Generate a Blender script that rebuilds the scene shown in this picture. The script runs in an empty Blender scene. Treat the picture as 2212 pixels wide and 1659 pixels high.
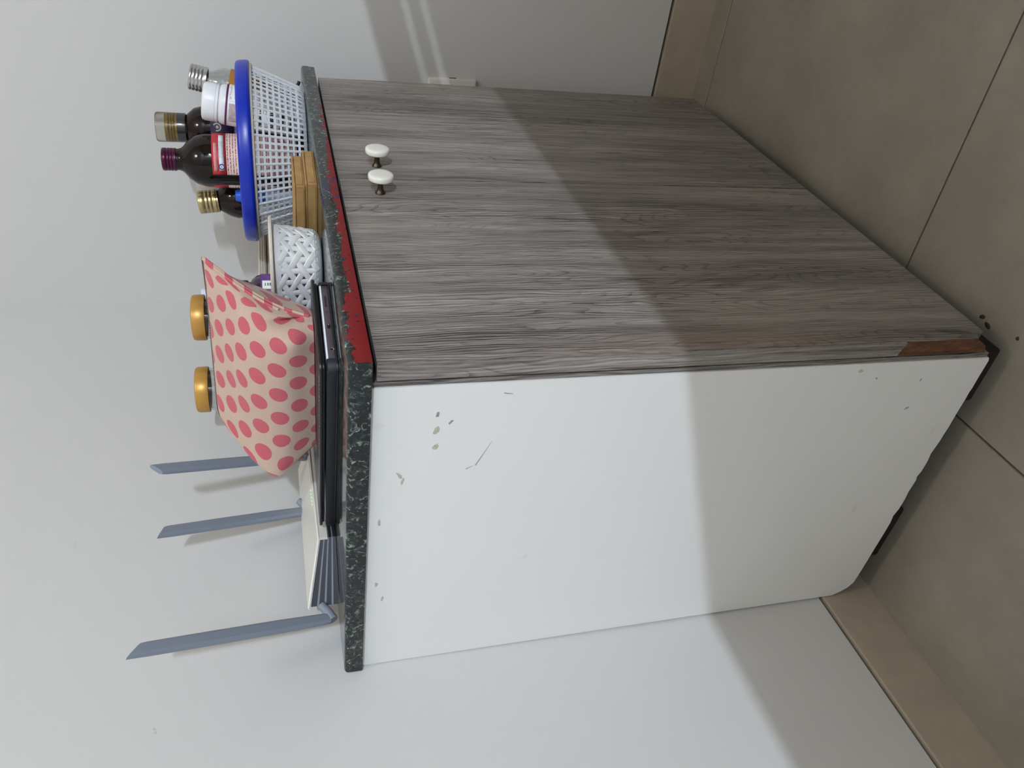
import bpy, bmesh, math, random
from mathutils import Vector, Matrix
random.seed(7)
SC = bpy.context.scene
COL = SC.collection
R = math.radians

# ------------------------------------------------------------------ camera (photo is turned: world "up" points to picture left)
CAM = Vector((-0.5489, -0.3809, 0.7819))
def cam_axes(yaw, pitch, roll):
    f = Vector((math.cos(pitch)*math.cos(yaw), math.cos(pitch)*math.sin(yaw), math.sin(pitch)))
    r = f.cross(Vector((0, 0, 1))).normalized(); u = r.cross(f)
    return math.cos(roll)*r + math.sin(roll)*u, -math.sin(roll)*r + math.cos(roll)*u, f
r_, u_, f_ = cam_axes(R(36.733), R(-16.133), R(-2.9376))
cam = bpy.data.cameras.new('camera'); cam_o = bpy.data.objects.new('camera', cam); COL.objects.link(cam_o)
cam.sensor_fit = 'HORIZONTAL'; cam.sensor_width = 36; cam.lens = 1712.66*36/2212
cam.clip_start = 0.01
X, Y, Z = -u_, r_, -f_
M = Matrix(((X.x, Y.x, Z.x, CAM.x), (X.y, Y.y, Z.y, CAM.y), (X.z, Y.z, Z.z, CAM.z), (0, 0, 0, 1)))
cam_o.matrix_world = M
SC.camera = cam_o

# ------------------------------------------------------------------ world, lamps, exposure
w = bpy.data.worlds.new('world'); SC.world = w; w.use_nodes = True
w.node_tree.nodes['Background'].inputs[0].default_value = (0.05, 0.05, 0.055, 1)
w.node_tree.nodes['Background'].inputs[1].default_value = 1.0
SC.view_settings.view_transform = 'Standard'; SC.view_settings.look = 'None'
SC.view_settings.gamma = 1.0; SC.view_settings.use_curve_mapping = False
SC.view_settings.exposure = 0.14
WALL_LAMP = Vector((-2.62, -3.30, 1.655))      # small cool wall lamp across the room
CEIL_LAMP = Vector((-0.45, -0.95, 2.46))        # warmer ceiling lamp
def point_light(name, loc, power, color, radius):
    l = bpy.data.lights.new(name, 'POINT'); l.energy = power; l.color = color; l.shadow_soft_size = radius
    o = bpy.data.objects.new(name, l); o.location = loc; COL.objects.link(o); return o
def tube_light(name, loc, power, color, sx, sy):
    l = bpy.data.lights.new(name, 'AREA'); l.shape = 'RECTANGLE'; l.size = sx; l.size_y = sy; l.energy = power; l.color = color
    o = bpy.data.objects.new(name, l); o.location = loc; COL.objects.link(o)
    o.rotation_euler = (R(90), 0, 0); return o                       # tube runs along x, shines towards +y
tube_light('wall_lamp_tube', WALL_LAMP, 116, (0.745, 0.845, 1.0), 0.30, 0.03)
point_light('ceiling_lamp_bulb', CEIL_LAMP, 24, (1.0, 0.88, 0.74), 0.16)

# ------------------------------------------------------------------ helpers
CY = -0.0291                                     # the cabinet stands very slightly askew to the walls
RC = Matrix.Rotation(CY, 4, 'Z')
ZS = 0.730                                       # top of the granite
def lin(c):
    o = []
    for v in c[:3]:
        v /= 255.0
        o.append(v/12.92 if v <= 0.04045 else ((v+0.055)/1.055)**2.4)
    return (o[0], o[1], o[2], 1)
def props(o, label=None, cat=None, group=None, kind=None):
    if label: o['label'] = label
    if cat: o['category'] = cat
    if group: o['group'] = group
    if kind: o['kind'] = kind
    return o
def smooth(me, ang=35):
    for p in me.polygons: p.use_smooth = True
    me.set_sharp_from_angle(angle=R(ang))
def obj(name, bm, mat, parent=None, sm=None, fixn=True):
    me = bpy.data.meshes.new(name)
    if isinstance(bm, bmesh.types.BMesh):
        if fixn: bmesh.ops.recalc_face_normals(bm, faces=bm.faces[:])
        bm.to_mesh(me); bm.free()
    else: me = bm
    if sm: smooth(me, sm)
    if mat and not me.materials: me.materials.append(mat)
    o = bpy.data.objects.new(name, me); COL.objects.link(o)
    if parent is not None: o.parent = parent
    return o
def empty(name, loc, rz=0, label=None, cat=None, group=None, cab=True, tilt=None):
    o = bpy.data.objects.new(name, None); COL.objects.link(o); o.empty_display_size = 0.02
    v = Vector(loc)
    m = Matrix.Translation(v) @ Matrix.Rotation(rz, 4, 'Z')
    if tilt: m = Matrix.Translation(v) @ Matrix.Rotation(tilt[0], 4, Vector(tilt[1])) @ Matrix.Rotation(rz, 4, 'Z')
    if cab: m = RC @ m
    o.matrix_world = m
    return props(o, label, cat, group)
def box(x0, x1, y0, y1, z0, z1, bev=0, seg=2, bm=None):
    b = bmesh.new()
    bmesh.ops.create_cube(b, size=1)
    for v in b.verts:
        v.co = Vector((x0+(v.co.x+.5)*(x1-x0), y0+(v.co.y+.5)*(y1-y0), z0+(v.co.z+.5)*(z1-z0)))
    if bev: bmesh.ops.bevel(b, geom=b.edges[:], offset=bev, segments=seg, affect='EDGES', profile=.5)
    if bm is None: return b
    me = bpy.data.meshes.new('t'); b.to_mesh(me); b.free(); bm.from_mesh(me); bpy.data.meshes.remove(me)
    return bm
def lathe(prof, n=40, a0=0, a1=360, bm=None, cx=0, cy=0, ridge=None):
    b = bm or bmesh.new(); full = abs(a1-a0) >= 360
    m = n if full else n+1; rows = []
    for (r, z) in prof:
        if r < 1e-6:
            rows.append([b.verts.new((cx, cy, z))]); continue
        row = []
        for i in range(m):
            a = R(a0+(a1-a0)*i/n); rr = r + (ridge(i) if ridge else 0)
            row.append(b.verts.new((cx+rr*math.cos(a), cy+rr*math.sin(a), z)))
        rows.append(row)
    for A, B in zip(rows, rows[1:]):
        for i in range(n):
            j = (i+1) % m if full else i+1
            if len(A) == 1 and len(B) == 1: continue
            if len(A) == 1: b.faces.new((A[0], B[i], B[j]))
            elif len(B) == 1: b.faces.new((A[i], A[j], B[0]))
            else: b.faces.new((A[i], A[j], B[j], B[i]))
    return b
def tube(path, rad, n=10, bm=None, closed=False, flat=None):
    b = bm or bmesh.new(); P = [Vector(p) for p in path]; rows = []
    up = Vector((0, 0, 1))
    for i, p in enumerate(P):
        t = (P[(i+1) % len(P)] if closed else P[min(i+1, len(P)-1)]) - (P[i-1] if (closed or i) else P[0])
        t.normalize()
        s = t.cross(up)
        if s.length < .05: s = t.cross(Vector((1, 0, 0)))
        s.normalize(); q = s.cross(t)
        rr = rad[i] if isinstance(rad, (list, tuple)) else rad
        row = []
        for k in range(n):
            a = 2*math.pi*k/n
            row.append(b.verts.new(p + rr*(math.cos(a)*s + (flat or 1)*math.sin(a)*q)))
        rows.append(row)
    L = len(rows)
    for i in range(L if closed else L-1):
        A, B = rows[i], rows[(i+1) % L]
        for k in range(n): b.faces.new((A[k], A[(k+1) % n], B[(k+1) % n], B[k]))
    if not closed:
        b.faces.new(rows[0]); b.faces.new(rows[-1][::-1])
    return b
def prism(pts, axis, c0, c1):
    """outline pts in the two other axes, extruded along axis between c0 and c1"""
    b = bmesh.new()
    def mk(p, c): return {'x': (c, p[0], p[1]), 'y': (p[0], c, p[1]), 'z': (p[0], p[1], c)}[axis]
    A = [b.verts.new(mk(p, c0)) for p in pts]; B = [b.verts.new(mk(p, c1)) for p in pts]
    b.faces.new(A); b.faces.new(B[::-1])
    for i in range(len(pts)):
        j = (i+1) % len(pts); b.faces.new((A[j], A[i], B[i], B[j]))
    return b

# ------------------------------------------------------------------ materials
class G:
    def __init__(s, name):
        s.m = bpy.data.materials.new(name); s.m.use_nodes = True
        s.nt = s.m.node_tree; s.b = s.nt.nodes['Principled BSDF']
    def n(s, t, **kw):
        nd = s.nt.nodes.new(t)
        for k, v in kw.items():
            if k.startswith('i_'):
                key = k[2:]; key = int(key) if key.isdigit() else key.replace('_', ' ')
                s.set(nd.inputs[key], v)
            else: setattr(nd, k, v)
        return nd
    def set(s, sock, v):
        if isinstance(v, bpy.types.NodeSocket): s.nt.links.new(v, sock)
        elif isinstance(v, bpy.types.Node): s.nt.links.new(v.outputs[0], sock)
        else: sock.default_value = v
    def math(s, op, a, b=0.0, c=None, clamp=False):
        nd = s.nt.nodes.new('ShaderNodeMath'); nd.operation = op; nd.use_clamp = clamp
        s.set(nd.inputs[0], a); s.set(nd.inputs[1], b)
        if c is not None: s.set(nd.inputs[2], c)
        return nd.outputs[0]
    def coord(s, kind='Object', scale=(1, 1, 1), loc=(0, 0, 0), rot=(0, 0, 0)):
        tc = s.n('ShaderNodeTexCoord'); mp = s.n('ShaderNodeMapping')
        s.nt.links.new(tc.outputs[kind], mp.inputs[0])
        mp.inputs['Scale'].default_value = scale; mp.inputs['Location'].default_value = loc; mp.inputs['Rotation'].default_value = rot
        return mp.outputs[0]
    def xyz(s, kind='Object'):
        tc = s.n('ShaderNodeTexCoord'); sp = s.n('ShaderNodeSeparateXYZ'); s.nt.links.new(tc.outputs[kind], sp.inputs[0])
        return sp.outputs
    def noise(s, vec, scale, detail=4, rough=.55, dist=0):
        nd = s.n('ShaderNodeTexNoise', i_Vector=vec, i_Scale=scale, i_Detail=detail, i_Roughness=rough, i_Distortion=dist)
        return nd.outputs[0]
    def ramp(s, fac, stops, interp='LINEAR'):
        nd = s.n('ShaderNodeValToRGB', i_0=fac); cr = nd.color_ramp; cr.interpolation = interp
        while len(cr.elements) < len(stops): cr.elements.new(.5)
        for e, (p, c) in zip(cr.elements, stops):
            e.position = p; e.color = c if len(c) == 4 else lin(c)
        return nd.outputs[0]
    def mix(s, fac, a, b, blend='MIX'):
        nd = s.n('ShaderNodeMix', data_type='RGBA', blend_type=blend)
        s.set(nd.inputs[0], fac); s.set(nd.inputs[6], a); s.set(nd.inputs[7], b); return nd.outputs[2]
    def bump(s, h, strength=.3, dist=.001):
        nd = s.n('ShaderNodeBump', i_Height=h, i_Strength=strength, i_Distance=dist)
        s.nt.links.new(nd.outputs[0], s.b.inputs['Normal'])
    def out(s, color=None, rough=None, **kw):
        if color is not None: s.set(s.b.inputs['Base Color'], color)
        if rough is not None: s.set(s.b.inputs['Roughness'], rough)
        for k, v in kw.items(): s.set(s.b.inputs[k.replace('_', ' ')], v)
        return s.m
def plain(name, c, rough=.5, vary=.06, scale=40, bump=0, **kw):
    g = G(name); n = g.noise(g.coord(), scale, 3)
    c = lin(c); d = tuple(max(0, x*(1-vary*2)) for x in c[:3])+(1,)
    if bump: g.bump(n, bump, .0006)
    return g.out(g.mix(n, d, c), rough, **kw)
def glass(name, c, rough=.03, ior=1.45):
    g = G(name); n = g.noise(g.coord(), 20, 2)
    return g.out(g.mix(n, lin(c), lin(tuple(v*.97 for v in c))), rough, Transmission_Weight=1.0, IOR=ior)
def print_mat(name, base, ink, lines=18, words=26, cov=.5, u0=0., u1=1., rough=.45):
    """flat small print: rows of broken dark strokes in UV space"""
    g = G(name); uv = g.xyz('UV')
    fr = g.math('FRACT', g.math('MULTIPLY', uv[1], lines))
    row = g.math('FLOOR', g.math('MULTIPLY', uv[1], lines))
    band = g.math('MULTIPLY', g.math('GREATER_THAN', fr, .30), g.math('LESS_THAN', fr, .72))
    v = g.n('ShaderNodeCombineXYZ', i_X=g.math('MULTIPLY', uv[0], words), i_Y=g.math('MULTIPLY', row, 7.31), i_Z=g.math('MULTIPLY', fr, 1.2))
    n = g.noise(v.outputs[0], 3.0, 2, .6)
    ok = g.math('MULTIPLY', g.math('GREATER_THAN', uv[0], u0), g.math('LESS_THAN', uv[0], u1))
    m = g.math('MULTIPLY', g.math('MULTIPLY', band, g.math('GREATER_THAN', n, 1-cov)), ok)
    return g.out(g.mix(m, lin(base), lin(ink)), rough)

def wall_mat(name, base):
    g = G(name); co = g.coord()
    n = g.noise(co, 1.3, 3); n2 = g.noise(co, 260, 3, .6)
    sp = g.noise(co, 9, 6, .62); sm = g.noise(g.coord(scale=(1, 1, 2.2)), 5, 7, .68, .4)
    spot = g.math('GREATER_THAN', sp, .745)
    sm_f = g.math('MULTIPLY', g.math('SUBTRACT', sm, .66, clamp=True), 2.6, clamp=True)
    c = g.mix(n, lin(base), lin(tuple(v-5 for v in base)))
    c = g.mix(g.math('MULTIPLY', spot, .35), c, lin((150, 146, 140)))
    c = g.mix(sm_f, c, lin((160, 158, 152)))
    g.bump(n2, .10, .0012)
    return g.out(c, .62)
M_WALL = wall_mat('wall_paint', (208, 207, 204))
M_WALL2 = wall_mat('wall_paint_plain', (200, 196, 188))
M_CEIL = plain('ceiling_paint', (235, 234, 230), .8)
def tile_mat():
    g = G('floor_tile'); co = g.coord()
    oi = g.n('ShaderNodeObjectInfo')
    n = g.noise(co, 7, 6, .6); n2 = g.noise(co, 60, 5, .65); d = g.noise(co, 30, 6, .7, .5)
    c = g.ramp(n, [(.3, (132, 125, 112)), (.7, (150, 143, 130))])
    c = g.mix(g.math('MULTIPLY', g.math('SUBTRACT', n2, .5), .9, clamp=True), c, lin((112, 106, 95)))
    c = g.mix(g.math('MULTIPLY', g.math('GREATER_THAN', d, .70), .30), c, lin((100, 93, 82)))
    rv = g.math('MULTIPLY', oi.outputs['Random'], .10)
    c = g.mix(rv, c, lin((110, 104, 94)))
    g.bump(n2, .06, .001)
    return g.out(c, g.math('ADD', .42, g.math('MULTIPLY', n2, .2)))
M_TILE = tile_mat()
M_GROUT = plain('grout', (62, 56, 48), .9, .15, 80)
M_BASE = plain('skirting_tile', (182, 169, 150), .5, .12, 30)
M_GAP = plain('dark_gap', (16, 13, 11), .9, .1)

def wood_mat(name, seed, side=False, gain=1.0):
    g = G(name)
    L = (seed*3.1, 0, seed*1.7)
    warp = g.noise(g.coord(scale=(7, 7, 2.6), loc=L), 1.0, 4, .45)
    x = g.xyz()
    xw = g.math('ADD', x[0] if not side else x[1], g.math('MULTIPLY', g.math('SUBTRACT', warp, .5), .028))
    vz = g.math('MULTIPLY', x[2], .022)
    v1 = g.n('ShaderNodeCombineXYZ', i_X=xw, i_Y=seed*2.7, i_Z=vz).outputs[0]
    fine = g.noise(v1, 640, 5, .75)                 # thin streaks
    mid = g.noise(v1, 85, 6, .68)
    v2 = g.n('ShaderNodeCombineXYZ', i_X=xw, i_Y=seed*1.3, i_Z=g.math('MULTIPLY', x[2], .16)).outputs[0]
    broad = g.noise(v2, 14, 4, .55)
    ring = g.math('SINE', g.math('MULTIPLY', g.math('ADD', xw, g.math('MULTIPLY', broad, .05)), 1750))
    zone = g.noise(g.coord(scale=(6, 1, .8), loc=L), 1.6, 2)
    ringm = g.math('MULTIPLY', g.math('MULTIPLY', ring, .065), g.math('MULTIPLY', g.math('SUBTRACT', zone, .36, clamp=True), 4.5, clamp=True))
    # thin dark growth lines: contours of a stretched noise field, they close into long loops
    fld = g.noise(g.n('ShaderNodeCombineXYZ', i_X=xw, i_Y=seed*3.9, i_Z=g.math('MULTIPLY', x[2], .13)).outputs[0], 17, 2, .5)
    fr_ = g.math('FRACT', g.math('MULTIPLY', fld, 34))
    ln_ = g.math('SUBTRACT', 1.0, g.math('MULTIPLY', fr_, 3.2), clamp=True)
    lz_ = g.math('MULTIPLY', g.math('SUBTRACT', g.noise(g.coord(scale=(9, 1, 1.6), loc=L), 1.5, 3), .40, clamp=True), 5, clamp=True)
    pore = g.math('MULTIPLY', g.math('SUBTRACT', g.noise(v1, 1100, 2, .6), .60, clamp=True), 4.0, clamp=True)
    dark_ = g.math('ADD', g.math('MULTIPLY', g.math('MULTIPLY', ln_, lz_), .085), g.math('MULTIPLY', pore, .10))
    t0 = g.math('ADD', g.math('ADD', g.math('MULTIPLY', fine, .50), g.math('MULTIPLY', mid, .34)), g.math('ADD', g.math('MULTIPLY', broad, .22), ringm))
    t = g.math('SUBTRACT', g.math('ADD', t0, .012), dark_)
    c = g.ramp(t, [(p, tuple(v*gain for v in q)) for p, q in ((.37, (46, 41, 38)), (.45, (90, 84, 79)), (.53, (127, 120, 114)), (.62, (158, 150, 142)), (.72, (190, 181, 171)))])
    peach = g.math('MULTIPLY', g.math('SUBTRACT', g.noise(v2, 9, 3), .60, clamp=True), 3.2, clamp=True)
    c = g.mix(g.math('MULTIPLY', peach, .55), c, lin((150, 122, 104)))
    g.bump(t, .35, .0006)
    return g.out(c, .50)
M_WOOD = wood_mat('grey_wood_laminate', 1.0)
M_WOOD2 = wood_mat('grey_wood_laminate_far', 2.6)
M_EDGE = wood_mat('edge_banding', 4.2, side=True, gain=1.03)
M_FRAME = wood_mat('frame_edge', 5.3, side=True, gain=.86)
def chip_mat():
    g = G('bare_chipboard'); n = g.noise(g.coord(scale=(1, 1, .25)), 140, 6, .7)
    g.bump(n, .6, .001)
    return g.out(g.ramp(n, [(.3, (62, 38, 24)), (.55, (104, 68, 42)), (.75, (140, 98, 62))]), .85)
M_CHIP = chip_mat()
M_DARKWOOD = plain('dark_stained_wood', (52, 34, 26), .7, .2, 60, .3)
M_CARC = plain('carcass_edge', (88, 76, 68), .7, .2, 90, .2)
def panel_mat():
    g = G('white_side_panel'); co = g.coord()
    n = g.noise(co, 2.2, 3); st = g.noise(g.coord(scale=(1, 1, 1)), 13, 7, .66, .3); fs = g.noise(co, 42, 5, .7)
    c = g.mix(n, lin((238, 237, 233)), lin((232, 231, 226)))
    m1 = g.math('MULTIPLY', g.math('SUBTRACT', st, .665, clamp=True), 7, clamp=True)
    c = g.mix(g.math('MULTIPLY', m1, .5), c, lin((190, 182, 160)))
    c = g.mix(g.math('MULTIPLY', g.math('GREATER_THAN', fs, .775), .4), c, lin((150, 148, 140)))
    g.bump(g.noise(co, 240, 3), .06, .0006)
    return g.out(c, .38)
M_PANEL = panel_mat()
M_STAIN = plain('yellow_stain', (214, 206, 184), .6, .2, 300)
M_SCRATCH = plain('grey_scratch', (168, 166, 160), .6, .2, 200)

def granite_mat():
    g = G('dark_granite'); co = g.coord()
    x = g.xyz()
    wv = g.n('ShaderNodeVectorMath', operation='ADD', i_0=co)
    nz = g.n('ShaderNodeTexNoise', i_Vector=co, i_Scale=70, i_Detail=3)
    sc = g.n('ShaderNodeVectorMath', operation='SCALE', i_0=nz.outputs['Color']); sc.inputs['Scale'].default_value = .012
    g.nt.links.new(sc.outputs[0], wv.inputs[1])
    n = g.noise(wv.outputs[0], 150, 5, .62, 1.2); n2 = g.noise(co, 420, 3, .6); n3 = g.noise(co, 28, 3)
    c = g.ramp(n, [(.40, (10, 13, 13)), (.52, (28, 36, 34)), (.585, (62, 74, 70)), (.64, (132, 142, 132)), (.72, (176, 182, 168))])
    c = g.mix(g.math('MULTIPLY', n2, .25), c, lin((30, 38, 40)))
    # worn red paint on the front edge (a stripe with ragged, chipped borders)
    rag = g.math('MULTIPLY', g.math('SUBTRACT', g.noise(co, 55, 6, .7), .5), .030)
    zz = g.math('ADD', g.math('SUBTRACT', x[2], .709), rag)
    lim = g.ramp(g.math('MULTIPLY', x[0], 1.25, clamp=True), [(p, (v,)*3+(1,)) for p, v in ((0, .0165), (.05, .0150), (.10, .0150), (.13, .0105), (.22, .0078), (.36, .0085), (.50, .0075), (.60, .0030))])
    low = g.math('LESS_THAN', zz, lim)
    fr = g.math('LESS_THAN', x[1], -.0045)
    st = g.math('GREATER_THAN', g.math('ADD', x[0], g.math('MULTIPLY', rag, .35)), -.0055)
    chips = g.math('LESS_THAN', g.noise(co, 95, 5, .7), .615)
    fade = g.math('GREATER_THAN', g.math('ADD', g.noise(co, 60, 5, .7), g.math('MULTIPLY', g.math('SUBTRACT', .60, x[0]), 1.2)), .52)
    red = g.math('MULTIPLY', g.math('MULTIPLY', g.math('MULTIPLY', low, fr), g.math('MULTIPLY', st, chips)), fade)
    redc = g.mix(n3, lin((118, 8, 14)), lin((142, 14, 20)))
    c = g.mix(red, c, redc)
    # bluish rub mark on the front edge
    bl = g.math('MULTIPLY', g.math('MULTIPLY', g.math('LESS_THAN', g.math('ABSOLUTE', g.math('SUBTRACT', x[0], .335)), .03), fr), g.math('MULTIPLY', g.math('GREATER_THAN', g.noise(co, 80, 3), .5), .6))
    c = g.mix(bl, c, lin((34, 40, 84)))
    return g.out(c, g.math('ADD', .10, g.math('MULTIPLY', red, .35)), Specular_IOR_Level=.5)
M_GRAN = granite_mat()

M_KNOBW = plain('cream_plastic', (238, 237, 224), .22, .04, 90)
M_KNOBCHIP = plain('bare_knob_patch', (112, 94, 62), .6, .2, 200)
M_KNOBM = plain('dark_bronze_metal', (92, 80, 70), .32, .1, 60, Metallic=.9)

# ------------------------------------------------------------------ room shell
DW, WW = .435, .8597
XF, YF, HC = -3.0, -4.2, 2.60
HB = .0796
def struct(name, bm, mat, parent=None, sm=None):
    o = obj(name, bm, mat, parent, sm)
    if parent is None: o['kind'] = 'structure'
    return o
floor = struct('floor', box(XF-.1, WW+.1, YF-.1, DW+.1, -.06, -.004), M_GROUT)
TP = .6026; XL, YL = .2008, .1356
tile_me = None
for i in range(-6, 2):
    for j in range(-8, 1):
        x0, y0 = XL+i*TP, YL+j*TP; g_ = .0013
        a0, a1 = max(x0+g_, XF), min(x0+TP-g_, WW); b0, b1 = max(y0+g_, YF), min(y0+TP-g_, DW)
        if a1-a0 < .01 or b1-b0 < .01: continue
        whole = abs(a1-a0-TP+2*g_) < 1e-5 and abs(b1-b0-TP+2*g_) < 1e-5
        if whole and tile_me is not None:
            o = bpy.data.objects.new('tile', tile_me); COL.objects.link(o); o.parent = floor
        else:
            o = obj('tile', box(0, a1-a0, 0, b1-b0, -.006, 0, .0008, 1), M_TILE, floor)
            if whole: tile_me = o.data
        o.location = (a0, b0, 0)
GT = .0058                                         # open groove between skirting and plaster
struct('wall_left', box(XF-.1, WW+.1, DW, DW+.12, HB+GT, HC), M_WALL)
struct('wall_right', box(WW, WW+.12, YF-.1, DW, HB+GT, HC), M_WALL)
struct('wall_left_base', box(XF-.1, WW+.1, DW+.020, DW+.12, -.05, HB+GT), M_GAP)
struct('wall_right_base', box(WW+.020, WW+.12, YF-.1, DW+.020, -.05, HB+GT), M_GAP)
struct('baseboard_left', box(XF, WW+.019, DW-.002, DW+.0195, -.002, HB, .0012, 2), M_BASE)
struct('baseboard_right', box(WW-.002, WW+.0195, YF, DW-.0025, -.002, HB, .0012, 2), M_BASE)
struct('wall_front', box(XF-.1, WW+.1, YF-.12, YF, -.05, HC), M_WALL2)
struct('wall_back', box(XF-.12, XF, YF, DW, -.05, HC), M_WALL2)
struct('ceiling', box(XF-.1, WW+.1, YF-.1, DW+.1, HC, HC+.1), M_CEIL)
# added unseen blocker behind the viewpoint casts the shadow edge, its slats the streaks
struct('shadow_blocker', box(-2.2, -.25, -1.05, -.99, 0, .791, .003, 1), M_WALL2)
blocker_rail = struct('streak_blocker_1', box(-.2495, .845, -1.05, -.99, 0, .791, .003, 1), M_WALL2)
for z0, z1 in ((.7915, .8345), (.8415, .8580), (.8650, .9080)):
    obj('blocker_rail', box(-.2495, .845, -1.0, -.99, z0, z1, .001, 1), M_WALL2, blocker_rail)
obj('blocker_post', box(.825, .855, -1.04, -1.001, .791, .908, .002, 1), M_WALL2, blocker_rail)

# lamps as things
M_LAMPW = plain('lamp_white_plastic', (235, 235, 230), .4)
def emis(name, c, s):
    g = G(name); g.out(lin(c), .4); g.set(g.b.inputs['Emission Color'], lin(c)); g.b.inputs['Emission Strength'].default_value = s; return g.m
t = empty('ceiling_lamp', (CEIL_LAMP.x, CEIL_LAMP.y, HC), 0, 'round white ceiling lamp hanging above and behind the viewpoint', 'lamp', cab=False)
obj('base_plate', lathe([(0, 0), (.07, 0), (.07, -.015), (.055, -.025), (.012, -.028), (.012, -.05), (0, -.05)], 32), M_LAMPW, t, 40)
obj('shade', lathe([(.03, -.05), (.10, -.06), (.104, -.064), (.10, -.064), (.03, -.055)], 32), M_LAMPW, t, 40)
t = empty('wall_lamp', (WALL_LAMP.x, YF, WALL_LAMP.z), 0, 'white tube lamp on a bracket at the wall opposite the cabinet', 'lamp', cab=False)
obj('base_plate', box(-.06, .06, 0, .02, -.06, .06, .005), M_LAMPW, t, 40)
obj('arm', tube([(0, .02, 0), (0, .3, .01), (0, .6, .03), (-.03, WALL_LAMP.y-YF-.06, .05)], .008, 8), M_LAMPW, t, 60)
hs = obj('housing', box(-.17, .17, -.035, -.012, -.03, .03, .006), M_LAMPW, t, 40)
hs.matrix_local = Matrix.Translation((0, WALL_LAMP.y-YF, 0))

# ------------------------------------------------------------------ wall socket
M_SOCK = plain('socket_plastic', (228, 222, 214), .4)
t = empty('wall_socket', (WW, .038, .4705), 0, 'white square socket plate on the right wall beside the cabinet door edge', 'socket', cab=False)
obj('plate', box(-.009, 0, -.0425, .0425, -.0425, .0425, .003), M_SOCK, t, 40)
obj('insert', box(-.0105, -.008, -.024, .024, -.024, .024, .001), M_SOCK, t, 40)
for s in (-1, 1): obj('pin_hole', box(-.0109, -.0100, s*.0095-.002, s*.0095+.002, -.002, .002), M_GAP, t)
obj('latch_notch', box(-.006, -.003, -.0431, -.0421, -.006, .006), M_GAP, t)

# ------------------------------------------------------------------ cabinet
W, D, ZB, ZWB, WD = .7514, .436, .0558, .0407, .3738
cab = empty('cabinet', (0, 0, 0), 0, 'low two-door cabinet with grey wood-grain doors and a scuffed white side', 'cabinet')
# white side panel with a ragged bottom edge and a cut rear corner
out = [(.0269, .7088), (.0269, ZWB+.002), (.031, ZWB)]
rb = random.Random(3); y = .031
prev = 0
while y < .385:
    y += rb.uniform(.006, .022)
    prev = rb.choice((0, 0, .0008, -.0006, .002)) if .12 < y < .30 else rb.uniform(-.0004, .0004)
    out.append((y, ZWB+prev))
out += [(.4085, ZWB+.001), (.418, .0475), (.424, .0545), (.431, .0665), (.4315, .30), (.4345, .7088)]
side = obj('side_panel', prism(out, 'x', 0, .016), M_PANEL, cab)
# scuffs on the white side
def blob(cx, cz, rx, rz, ang, mat, name, seed, parent=side, x=-.0003):
    rr = random.Random(seed); pts = []
    for i in range(14):
        a = 2*math.pi*i/14; k = rr.uniform(.55, 1.1)
        u, v = rx*k*math.cos(a), rz*k*math.sin(a)
        pts.append((cx+u*math.cos(ang)-v*math.sin(ang), cz+u*math.sin(ang)+v*math.cos(ang)))
    return obj(name, prism(pts, 'x', x, x+.0006), mat, parent)
scf = [(.060, .649, .004, .0016, 0.3, 2), (.070, .636, .0035, .0014, .6, 2), (.079, .649, .0055, .0034, .2, 1), (.099, .648, .0045, .0035, .1, 1),
       (.133, .680, .006, .0018, -.6, 1), (.141, .677, .005, .0016, .2, 1), (.195, .697, .006, .0018, 0, 1), (.29, .697, .004, .002, 0, 1),
       (.315, .690, .005, .0015, .2, 1), (.040, .585, .0005, .006, .2, 2),
       (.036, .205, .002, .0032, 0, 1), (.047, .180, .0012, .0016, .6, 2), (.092, .118, .0011, .0034, -.6, 2), (.052, .12, .0025, .001, 0, 2)]
for i, (cy, cz, ry, rz, an, kk) in enumerate(scf):
    blob(cy, cz, ry, rz, an, M_STAIN if kk == 1 else M_SCRATCH, 'paint_chip' if kk == 1 else 'scratch', 10+i)
def scratch(y0, z0, y1, z1, wd=.0004):
    dy, dz = y1-y0, z1-z0; L = math.hypot(dy, dz); ny, nz = -dz/L*wd, dy/L*wd
    obj('scratch', prism([(y0, z0), (y1-ny, z1-nz), (y1+ny, z1+nz)], 'x', -.0003, .0003), M_SCRATCH, side)
scratch(.097, .594, .127, .607, .0005); scratch(.127, .609, .131, .616, .0004)
# carcass
bmc = bmesh.new()
box(.016, W-.002, .420, .432, .05, .705, 0, bm=bmc)           # back
box(.016, W-.016, .024, .42, .052, .068, 0, bm=bmc)           # bottom
box(W-.018, W-.002, .024, .432, .045, .708, 0, bm=bmc)        # far side
box(.016, W-.018, .3, .42, .69, .706, 0, bm=bmc)
obj('carcass', bmc, M_CARC, cab)
bmf = bmesh.new()
box(.0015, .040, .0212, .0262, .045, .7085, 0, bm=bmf)
box(.040, W-.04, .0212, .0262, .66, .7085, 0, bm=bmf)
box(W-.04, W-.002, .0212, .0262, .045, .7085, 0, bm=bmf)
obj('front_frame', bmf, M_FRAME, cab)
for (a, b, c, d, h) in ((.022, .07, .034, .108, .041), (.021, .06, .291, .383, .050), (.66, .72, .034, .108, .045), (.66, .72, .30, .39, .045)):
    obj('foot', box(a, b, c, d, 0, h, .003, 2), M_DARKWOOD, cab, 40)
obj('plinth_rail', box(.03, W-.03, .036, .052, .028, .052), M_DARKWOOD, cab)
def door(x0, x1, mat, near):
    pts = [(x0, ZB+(.004 if near else 0)), (x1, ZB), (x1, .7055), (x0, .7055)]
    if near: pts = [(x0, ZB+.018), (x0+.006, ZB+.013), (x0+.012, ZB+.001), (x0+.03, ZB), (x1, ZB), (x1, .7050), (x0, .7050)]
    d = obj('door', prism(pts, 'y', 0, .0185), mat, cab)
    bpy.context.view_layer.update()
    return d
d1 = door(0, WD-.0010, M_WOOD, True)
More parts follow.
